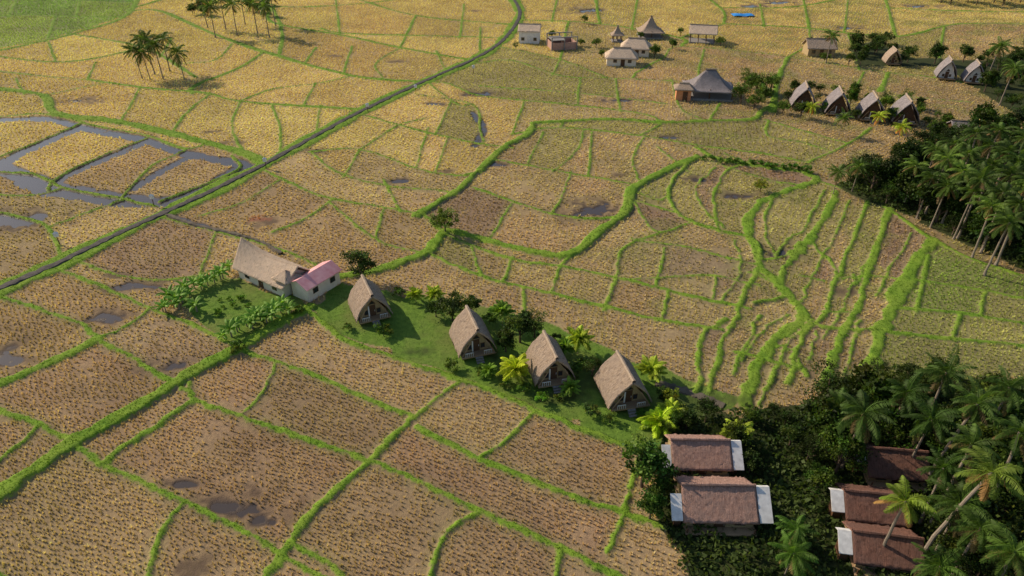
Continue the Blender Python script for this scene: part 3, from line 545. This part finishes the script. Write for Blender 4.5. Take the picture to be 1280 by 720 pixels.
LP=[(1240,590,8.5,(1.1,.95,.75),2,.3,'big coconut palm with leaning trunk at the right edge, brightest crown',.82),(1132,626,6.5,(1.4,1.2,.75),1,None,'light green coconut palm in front of the lower right bungalows',.62),(1222,505,7.5,(.65,.7,.68),2,.5,'leaning coconut palm above the right edge bungalows',.75),(1183,466,6.5,(.5,.55,.55),1,None,'dark coconut palm at the upper edge of the lower right wood',.75),
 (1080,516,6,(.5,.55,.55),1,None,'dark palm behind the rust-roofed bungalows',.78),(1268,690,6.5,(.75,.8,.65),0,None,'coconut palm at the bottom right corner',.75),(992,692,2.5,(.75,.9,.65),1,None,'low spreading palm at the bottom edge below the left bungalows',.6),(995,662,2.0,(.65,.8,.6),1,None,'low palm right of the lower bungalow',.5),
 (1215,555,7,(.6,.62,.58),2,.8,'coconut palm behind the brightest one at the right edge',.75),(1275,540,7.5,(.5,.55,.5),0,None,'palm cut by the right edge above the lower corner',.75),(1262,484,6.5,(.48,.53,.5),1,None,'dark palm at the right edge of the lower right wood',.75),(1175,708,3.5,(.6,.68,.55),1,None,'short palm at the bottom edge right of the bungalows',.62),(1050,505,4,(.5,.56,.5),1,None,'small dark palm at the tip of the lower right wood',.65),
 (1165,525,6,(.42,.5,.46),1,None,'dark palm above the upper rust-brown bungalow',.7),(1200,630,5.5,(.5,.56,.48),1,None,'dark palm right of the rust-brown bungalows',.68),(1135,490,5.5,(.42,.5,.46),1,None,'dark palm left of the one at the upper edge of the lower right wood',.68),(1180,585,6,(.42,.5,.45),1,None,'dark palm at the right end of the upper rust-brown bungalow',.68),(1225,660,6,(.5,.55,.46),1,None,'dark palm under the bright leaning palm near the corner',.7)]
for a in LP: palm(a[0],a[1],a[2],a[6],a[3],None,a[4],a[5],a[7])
BUNG=[P(867,590),P(889,645),P(1110,600),P(1088,655),P(1096,705),P(1070,650),P(1100,730),P(889,680),P(1125,610)]
def samp(poly,n,dmin,bb,avoid=()):
    out=[];tr=0
    while len(out)<n and tr<9000:
        tr+=1; X=random.uniform(bb[0],bb[2]); Y=random.uniform(bb[1],bb[3])
        if not inpoly(np.array([X]),np.array([Y]),poly)[0]: continue
        if any(math.hypot(X-a[0],Y-a[1])<dmin for a in out): continue
        if any(math.hypot(X-a[0],(Y+.8-a[1]))<3.9 for a in avoid): continue
        out.append((X,Y))
    return out
def bbx(poly): return (min(p[0] for p in poly),min(p[1] for p in poly),max(p[0] for p in poly),max(p[1] for p in poly))
bl=(8,24,52,62)
for X,Y in samp(FORL,96,1.6,bl,BUNG):
    tree(X,Y,random.uniform(1.2,2.6) if X<24 or Y>46 else random.uniform(2.3,5.2),'dense dark tree massed in the lower right wood',random.choice([(.4,.46,.42),(.5,.56,.48),(.72,.82,.55),(.62,.58,.4)]),'trees of the lower right wood')
bb=bbx(FORR)
for X,Y in samp(FORR,140,2.1,(bb[0],bb[1],96,bb[3])): tree(X,Y,random.uniform(2.8,5.2) if X>50 else random.uniform(1.6,3),'dense dark tree massed in the right edge wood',random.choice([(.38,.45,.42),(.34,.4,.37),(.55,.66,.5)]),'trees of the right edge wood')
bb=bbx(FORT)
for X,Y in samp(FORT,66,2.5,(bb[0],bb[1],130,bb[3])): tree(X,Y,random.uniform(2,4),'dark tree in the belt around the small huts at the top right',DG,'trees of the top right belt')
for i in range(12): X,Y=P(1165+i*11,1+i%3*3); tree(X,Y,5,'dark tree at the top right corner beyond the paddies',DG,'trees at the top right corner')
for px in (925,938,950,945,962,930,955,942): X,Y=P(px,random.uniform(108,140)); tree(X,Y,random.uniform(2.5,4.2),'green tree beside the grey-roofed pavilion',(1.1,1.2,.9),'trees right of the pavilion')
for px,py in ((1020,128),(1030,142),(1062,132),(1068,150),(1105,140),(1112,154),(1148,146),(1155,158),(985,128),(1000,148),(1024,118),(1085,128),(1130,134),(1170,150),(978,142),(1010,116),(1045,120),(1066,122),(1105,128),(1148,136),(1165,160),(1190,178),(1210,182),(1175,168),(992,116)): X,Y=P(px,py); tree(X,Y,random.uniform(1.5,3),'green shrubby tree between and around the huts of the far row',random.choice([(1.1,1.3,.8),DG]),'shrubby trees around the far row of huts')
for px,py in ((1030,78),(1060,82),(1080,70),(745,60),(752,72),(840,62),(900,58),(645,62),(730,30),(1150,140),(1165,172),(1010,60),(726,58),(818,72),(800,50),(850,45),(690,48),(1180,165)): X,Y=P(px,py); tree(X,Y,random.uniform(1.6,3),'small tree among the far buildings',(1,1.1,.8),'small trees among the far buildings')
for i in range(14): X,Y=P(880+i*10,200+i*1.2+random.uniform(-2,2)); tree(X,Y,random.uniform(.8,1.3),'low bush in the hedge on the curved bank in the middle right',(1.2,1.7,1),'hedge bushes on the curved bank','bush',bush,'bush')
def under(poly,n,bb_,nm,lb,hs):
    X=rng.uniform(bb_[0],bb_[2],n);Y=rng.uniform(bb_[1],bb_[3],n); k=inpoly(X,Y,poly); X=X[k];Y=Y[k]; m=len(X)
    hgt=vnoise(X,Y,2.0,51)**2*hs; p=np.stack([X,Y,hgt*rng.uniform(.2,1,m)+.05],1); nr=unit(rng.normal(0,1,(m,3))+np.array([0,0,1])); D=unit(np.cross(nr,rng.normal(0,1,(m,3)))); Sd=np.cross(nr,D); L_=rng.uniform(.2,.5,m)
    V=kites(p,D,Sd,L_,L_*.35).reshape(-1,3); g=vnoise(X,Y,3,52)[:,None]; C=(np.array([.03,.055,.012])*(1-g)+np.array([.085,.125,.03])*g)*rng.uniform(.6,1.4,(m,1))
    o=npmesh(nm,V,np.arange(len(V)).reshape(-1,4),M['grass'],np.repeat(C,4,0)); o['kind']='stuff'; o['label']=lb; o['category']='undergrowth'
under(FORL,60000,bl,'undergrowth','dark tangled undergrowth on the floor of the lower right wood',1.2)
b2=bbx(FORR); under(FORR,60000,(b2[0],b2[1],100,b2[3]),'undergrowth','dark undergrowth beneath the right edge wood',1.6)
# ---------------- buildings
def ridgecap(mb,a,b,r=.14):
    n=8; mb.tube([Vector(a).lerp(Vector(b),i/n)+Vector((0,0,random.uniform(-.03,.03))) for i in range(n+1)],[r*random.uniform(.85,1.15) for _ in range(n+1)],6); return mb
def ahut(px,py,rz,label,W=1.95,Ln=4.0,ze=.75,zr=3.65,tm='thatch_tan',group=None,detail=True,wallm='bamboo',scale=1):
    X,Y=P(px,py); t=thing('thatched_hut',label,'hut',(X,Y,0),rz,group,scale); hl=Ln/2
    def prof(v): return W*(1-v**1.15)+.32*math.sin(PI*v)+(.12*(1-v*5) if v<.2 else 0), ze+(zr-ze)*v
    mb=MB()
    for sg in(-1,1):
        def fn(u,v,sg=sg):
            x,z=prof(v); y=-hl-.3-.12*v+(Ln+.5+.1*v)*u; return (sg*x if v<1 else sg*.02,y,z+.15*abs(u-.5)**2*4*.3*v)
        mb.sheet((lambda u,v,fn=fn,sg=sg: fn(u if sg>0 else 1-u,v)),44,24,.28,Ln,(zr-ze)*1.1,.06,.38)
    rf=mb.build('roof',M[tm],t)
    ridgecap(MB(),(0,-hl-.42,zr+.08),(0,hl+.2,zr+.08),.19).build('ridge_cap',M['ridge'],rf)
    MB().box((0,-.1,.5),(2*W-.3,Ln+.9,.14)).build('deck',M['wood_l'],t)
    wz=lambda x:(zr-.35)-(zr-ze)*abs(x)/W
    for sg in (-1,1):
        y=sg*(hl-.45 if sg<0 else hl-.3); w_=W-.4
        MB().poly([(-w_,y,.58),(w_,y,.58),(w_,y,max(.7,wz(w_))),(0,y,zr-.38),(-w_,y,max(.7,wz(w_)))],(0,sg,0),.07).build('wall',M[wallm],t)
    for sg in(-1,1): MB().box((sg*(W-.42),.1,.8),(.07,Ln-1.0,.5)).build('wall',M[wallm],t)
    yf=-(hl-.45)-.07
    d=MB().box((-.05,yf-.03,1.3),(.75,.05,1.42)).build('door',M['wood'],t); MB().box((.22,yf-.075,1.25),(.04,.04,.2)).build('handle',M['white'],d)
    for x in(-.74,.66):
        f_=MB().box((x,yf-.03,1.15),(.46,.05,.6)).build('window',M['wood'],t); MB().box((x,yf-.07,1.15),(.34,.02,.46)).build('pane',M['glass'],f_)
    f_=MB().poly([(-.42,yf-.01,2.12),(.42,yf-.01,2.12),(0,yf-.01,2.65)],(0,-1,0),.04).build('window',M['wood'],t); MB().poly([(-.28,yf-.055,2.18),(.28,yf-.055,2.18),(0,yf-.055,2.53)],(0,-1,0),.015).build('pane',M['glass'],f_)
    if detail:
        MB().box((-.46,yf-.11,1.3),(.14,.05,1.35)).build('curtain',M['cloth'],t); 
        for x in(-1,1):
            for y in(-1,1): MB().box((x*(W-.35),y*(hl-.1)-.1,.2),(.16,.16,.5)).build('post',M['wood'],t)
        for x in(-1,1): MB().tube([(x*(W-.2),-hl-.3,.5),(x*(W*.42),-hl-.42,2.3)],[.05,.05],6).build('brace',M['wood_l'],t)
        for x in(-1,1):
            r=MB(); r.box((x*1.0,-hl-.5,1.05),(.85,.05,.06)); 
            for k in range(5): r.box((x*1.0+(k-2)*.2,-hl-.5,.80),(.035,.035,.46))
            r.build('railing',M['white'],t)
        st_=MB()
        for k in range(3): st_.box((0,-hl-.7-.24*k,.42-.15*k),(.8,.26,.08))
        st_.build('steps',M['stone'],t)
    return t
ahut(463,390,R(24),'first thatched A-frame hut, leftmost, on the lawn beside the long house',scale=.92)
ahut(591,432,R(18),'second thatched A-frame hut from the left, beside the lawn',scale=.92)
ahut(686,466,R(14),'third thatched A-frame hut from the left, right of the yellow palm',scale=.92)
ahut(777,493,R(12),'fourth thatched A-frame hut, rightmost of the near row',2.1,4.2,scale=.9)
for px,py,l in [(1002,134,'first grey-roofed hut of the far row, leftmost'),(1044,141,'second grey-roofed hut of the far row'),(1086,148,'third grey-roofed hut of the far row'),(1127,152,'fourth grey-roofed hut of the far row, rightmost')]:
    ahut(px,py,R(-14),l,2.3,4.6,.9,4.6,'thatch_grey',None,True,'wood',scale=.92)
ahut(1180,98,R(-20),'dark small hut with pale gable near the top right, left of two',2.0,4,.9,4.6,'thatch_grey',None,False,'white',scale=.9); ahut(1214,103,R(-20),'dark small hut with pale gable near the top right, right of two',2.0,4,.9,4.6,'thatch_grey',None,False,'white',scale=.9); ahut(1113,80,R(-10),'tiny brown thatched hut among trees at the top right',1.8,3.5,.9,4,'thatch_tan',None,False,scale=.85)
def gable(px,py,rz,label,Ln,W,ze,zr,tm,wallm='cream',ov=.5,stilts=False,ends=None,name='bungalow',cat='bungalow',sag=0.0,posts=False,scale=1,endm='sheet'):
    X,Y=P(px,py); t=thing(name,label,cat,(X,Y,0),rz,None,scale); mb=MB(); L2=Ln/2+ov
    for sg in(-1,1):
        def fn(u,v,sg=sg):
            k=1 if sg<0 else -1; x=(-L2+2*L2*u)*k; y=sg*(W+ov)*(1-v); z=ze+(zr-ze)*v**1.05+sag*max(0,-x/L2)**2*v+sag*.3*max(0,x/L2)**2*v
            return (x*(1+.07*sag*v),y if v<1 else sg*.02,z)
        mb.sheet(fn,max(14,int(Ln*7)),18,.16,2*L2,W*1.4,.03,.2)
    rf=mb.build('roof',M[tm],t)
    if sag<.2: ridgecap(MB(),(-L2,0,zr+.04),(L2,0,zr+.04),.12).build('ridge_cap',M['ridge'] if tm!='thatch_red' and tm!='thatch_rust' else M[tm],rf)
    z0=.3 if stilts else 0
    if posts:
        for x in(-1,-.33,.33,1):
            for y in(-1,1): MB().tube([(x*(Ln/2-.15),y*(W-.15),-.1),(x*(Ln/2-.15),y*(W-.15),ze+.25)],[.09,.08],6).build('post',M['wood'],t)
        MB().box((0,0,.15),(Ln+.2,2*W+.1,.3)).build('floor',M['stone'],t)
    else:
        for y in(-1,1): MB().box((0,y*(W-.06),(z0+ze+.1)/2),(Ln,.12,ze+.1-z0)).build('wall',M[wallm],t)
        for x in(-1,1):
            MB().poly([(x*(Ln/2-.13),-W+.12,z0),(x*(Ln/2-.13),W-.12,z0),(x*(Ln/2-.13),W-.12,ze+.05),(x*(Ln/2-.13),0,zr-.25),(x*(Ln/2-.13),-W+.12,ze+.05)],(x,0,0),.12).build('gable_wall',M[wallm],t)
        yf=-W-.03; dh=min(1.8,ze-z0-.12); wh=min(.75,dh*.5)
        d=MB().box((0,yf,z0+.05+dh/2),(.8,.06,dh)).build('door',M['wood'],t); MB().box((.28,yf-.05,z0+dh*.5),(.05,.05,.18)).build('handle',M['stone'],d)
        for x in(-Ln*.3,Ln*.3): f_=MB().box((x,yf,z0+dh*.62),(.8,.06,wh)).build('window',M['wood'],t); MB().box((x,yf-.04,z0+dh*.62),(.64,.03,wh*.8)).build('pane',M['glass'],f_)
    if stilts:
        MB().box((0,-.25,z0-.06),(Ln+.3,2*W+.9,.12)).build('deck',M['wood_l'],t)
        for i in range(6): MB().tube([((i-2.5)/2.5*(Ln/2),-W-.55,-.15),((i-2.5)/2.5*(Ln/2),-W-.55,z0+(.5 if i in(0,5) else .0)-.06)],[.06,.06],6).build('post',M['wood'],t)
        MB().box((0,W*.6,z0/2-.08),(Ln-.2,.2,z0)).build('plinth',M['stone'],t)
    if ends:
        for x,wd,y0,y1 in ends:
            xe=x*(L2+wd/2+.04); k=(zr-ze)/(W+ov); zz=lambda y: zr-.12-k*abs(y)
            pts=[(xe-wd/2,y0,zz(y0)),(xe+wd/2,y0,zz(y0)),(xe+wd/2,min(y1,0),zz(min(y1,0))),(xe-wd/2,min(y1,0),zz(min(y1,0)))]
            MB().poly(pts,(0,0,1),.06).build('side_roof',M[endm],t)
            if y1>0: MB().poly([(xe-wd/2,.003,zr-.12),(xe+wd/2,.003,zr-.12),(xe+wd/2,y1,zz(y1)),(xe-wd/2,y1,zz(y1))],(0,0,1),.06).build('side_roof',M[endm],t)
            MB().box((xe-x*.15,(y0+y1)/2+.1,(ze*.45)),(wd*.6,abs(y1-y0)*.6,ze*.9)).build('side_wall',M['wood'],t)
    return t
gable(870,577,R(-1),'upper left thatched bungalow with white roof strips at both ends',4.1,1.6,1.15,2.45,'thatch_red','bamboo',.3,True,[(-1,.7,-1.8,-.3),(1,.8,-1.85,.3)])
gable(891,636,R(-1.5),'lower left thatched bungalow on stilts with white roof ends',4.8,1.85,1.15,2.6,'thatch_red','bamboo',.3,True,[(-1,.8,-2.05,-.5),(1,.95,-2.1,.3)])
gable(1110,588,R(-6),'upper right rust-brown bungalow with one white roof panel on its left',4.1,1.55,1.1,2.3,'thatch_rust','bamboo',.3,True,[(-1,.8,-.9,.5)])
gable(1085,642,R(-8),'middle right rust-brown bungalow with a white panel on its left end',3.9,1.45,1.1,2.2,'thatch_rust','bamboo',.3,True,[(-1,.9,-1.3,.4)])
gable(1098,694,R(-9),'lower right rust-brown bungalow at the bottom with grey-white panel',4.0,1.45,1.1,2.2,'thatch_rust','bamboo',.3,True,[(-1,.9,-1.3,.4)])
lt=gable(344,350,math.atan2(-4.7,7.2),'long tan thatched house with a saddle roof and a pink-roofed cream wing',8.4,2.1,1.6,3.3,'thatch_light','cream',.45,False,None,'long_house','house',1.4,False,.9)
cx,cy=6.1,1.4
MB().box((cx,cy,1.05),(2.8,5.2,2.1)).build('wing_wall',M['cream'],lt,'cream plastered wing wall')
r1=MB(); 
r1.sheet(lambda u,v:(cx+1.7*(1-v),cy-2.9+5.8*u,1.95+.85*v),14,4,.07,5,2,.0,.0)
r1.sheet(lambda u,v:(cx-1.7*(1-v),cy+2.9-5.8*u,1.95+.85*v),14,4,.07,5,2,.0,.0)
r1.build('wing_roof',M['pink'],lt,'faded pink-red sheet roof')
for y in(-2.6,2.54): MB().poly([(cx-1.38,cy+y,2.1),(cx+1.38,cy+y,2.1),(cx,cy+y,2.68)],(0,1,0),.06).build('wing_gable',M['cream'],lt)
for y in(-1.4,1.4): f_=MB().box((cx+1.43,cy+y,1.2),(.06,.8,.7)).build('window',M['wood'],lt); MB().box((cx+1.47,cy+y,1.2),(.03,.66,.56)).build('pane',M['glass'],f_)
pc=MB()
for a,b in (((-1,-1),(1,-1)),((1,-1),(1,1)),((1,1),(-1,1)),((-1,1),(-1,-1))):
    pc.sheet(lambda u,v,a=a,b=b:((3.9+(a[0]+(b[0]-a[0])*u)*1.4*(1-v)),-1.0+(a[1]+(b[1]-a[1])*u)*1.3*(1-v),2.4+.9*v),8,5,.12,3,1.5,.02,.05)
pc.build('porch_roof',M['thatch_light'],lt)
def hip(px,py,rz,label,Lx,Ly,ze,zr,rl_,tm,wallm,name,cat,tier=None,posts=False,scale=1):
    X,Y=P(px,py); t=thing(name,label,cat,(X,Y,0),rz,None,scale); mb=MB()
    C4=[(-Lx,-Ly),(Lx,-Ly),(Lx,Ly),(-Lx,Ly)]; T4=[(-rl_,0),(rl_,0),(rl_,0),(-rl_,0)]
    for i in range(4):
        a,b=C4[i],C4[(i+1)%4]; c,d=T4[i],T4[(i+1)%4]
        def fn(u,v,a=a,b=b,c=c,d=d):
            hv=v**(1.0 if not tier else 1.7)*(zr-ze); x0=a[0]+(c[0]-a[0])*v; y0=a[1]+(c[1]-a[1])*v; x1=b[0]+(d[0]-b[0])*v; y1=b[1]+(d[1]-b[1])*v
            return (x0+(x1-x0)*u,y0+(y1-y0)*u,ze+hv)
        mb.sheet(fn,14,10,.18,Lx*2,Ly*1.5,.02,.08)
    rf=mb.build('roof',M[tm],t); ridgecap(MB(),(-rl_-.15,0,zr+.02),(rl_+.15,0,zr+.02),.18).build('ridge_cap',M['ridge'],rf)
    if posts:
        for x in(-1,0,1):
            for y in(-1,1): MB().tube([(x*(Lx-.6),y*(Ly-.6),-.1),(x*(Lx-.6),y*(Ly-.6),ze+.3)],[.11,.1],6).build('post',M['wood'],t)
        MB().box((0,0,.2),(2*Lx-.6,2*Ly-.6,.4)).build('floor',M['stone'],t)
    else:
        MB().box((0,0,ze/2),(2*Lx-1,2*Ly-1,ze)).build('wall',M[wallm],t)
        d=MB().box((.3,-Ly+.47,.95),(.9,.06,1.8)).build('door',M['wood'],t); MB().box((.6,-Ly+.42,.95),(.05,.05,.18)).build('handle',M['stone'],d)
        for x in(-1.4,1.8):
            if abs(x)<Lx-.9: f_=MB().box((x,-Ly+.47,1.2),(.8,.06,.8)).build('window',M['wood'],t); MB().box((x,-Ly+.43,1.2),(.6,.03,.6)).build('pane',M['glass'],f_)
    return t
hip(884,120,R(-8),'large open pavilion with a steep grey pyramid roof',4.8,3.6,1.9,5.2,.9,'thatch_grey','cream','pavilion','pavilion',True,True)
hip(853,124,R(-8),'small orange-brick house left of the grey pavilion',1.9,1.7,2.3,3.1,.8,'thatch_tan','orange','brick_house','house')
hip(812,46,R(0),'conical brown thatched hut in the far village',3.2,3.2,1.6,5.0,.1,'thatch_tan','wood','round_hut','hut',True,True)
hip(771,52,R(0),'small peaked brown hut in the far village left of the conical one',1.6,1.6,1.8,3.8,.1,'thatch_tan','wood','round_hut','hut',True,True)
hip(794,68,R(-10),'pale thatched house, upper of two in the far village',3.6,2.6,1.8,3.7,1.8,'thatch_light','cream','thatched_house','house')
hip(776,80,R(-6),'pale thatched house, lower of two in the far village',3.7,2.5,1.8,3.6,1.8,'thatch_light','cream','thatched_house','house')
gable(662,52,R(-6),'white two-tone house with pale sheet roof by the road in the far village',5.0,2.2,3.0,4.2,'thatch_light','white',.3,name='white_house',cat='house').children[0].data.materials[0]=M['sheet']
gable(877,52,R(-12),'open thatched shelter on posts right of the conical hut',6,2.2,2.4,4.0,'thatch_light','cream',.4,name='shelter',cat='shelter',posts=True)
gable(1022,68,R(-4),'long brown thatched shed near the trees at the top right',6,2.2,1.9,3.6,'thatch_tan','bamboo',.4,name='thatched_shed',cat='shed')
gable(1197,172,R(-10),'low dark shed at the edge of the right edge wood',3.2,1.6,1.8,2.9,'thatch_grey','wood',.3,name='thatched_shed',cat='shed')
X,Y=P(702,60); t=thing('unfinished_house','unfinished dull red brick house without roof beside the white house','house',(X,Y,0),R(12))
for c_,d_ in (((0,-2.2,.9),(6,.15,1.8)),((0,2.2,1.0),(6,.15,2.0)),((-2.92,0,.9),(.15,4.25,1.8)),((2.92,0,.9),(.15,4.25,1.8)),((.4,0,.9),(.12,4.2,1.7))): MB().box(c_,d_).build('wall',M['brick'],t)
MB().box((-1.3,0,2.3),(3.2,4.4,.14)).build('slab',M['stone'],t)
for x in(-3.1,0,3.1):
    for y in(-2.4,2.4): MB().box((x,y,1.5),(.22,.22,3.0)).build('column',M['stone'],t)
MB().box((0,-2.4,3.05),(6.5,.24,.2)).build('beam',M['stone'],t); MB().box((0,2.4,3.05),(6.5,.24,.2)).build('beam',M['stone'],t)
X,Y=P(928,20); mb=MB(); mb.sheet(lambda u,v:(X-3+6*u,Y-1.6+3.2*v,.35+.35*math.sin(PI*u)*math.sin(PI*v)+.1*math.sin(9*u)),12,8,.05,6,3,.04,.03); tag(mb.build('tarp',M['blue']),'bright blue tarp lying in the far paddy at the top','tarp')
for i,(px,py,l) in enumerate([(75,306,'white-topped post beside the road at the left'),(193,258,'white-topped post where the path leaves the road'),(333,211,'white-topped post beside the road left of centre'),(460,141,'white-topped post beside the road in its upper part'),(520,117,'white-topped post at the corner of the paddy near the road'),(592,92,'white-topped post beside the road near the village')]):
    X,Y=P(px,py); t=thing('marker_post',l,'post',(X,Y,.1)); MB().tube([(0,0,-.2),(0,0,1.1)],[.06,.05],6).build('pole',M['wood'],t); MB().box((0,0,1.3),(.5,.3,.45)).add([(-.32,-.2,1.52),(.32,-.2,1.52),(.32,.2,1.52),(-.32,.2,1.52),(0,0,1.8)],[(0,1,4),(1,2,4),(2,3,4),(3,0,4)]).build('box_top',M['white'],t)
print('objects',len(bpy.data.objects))
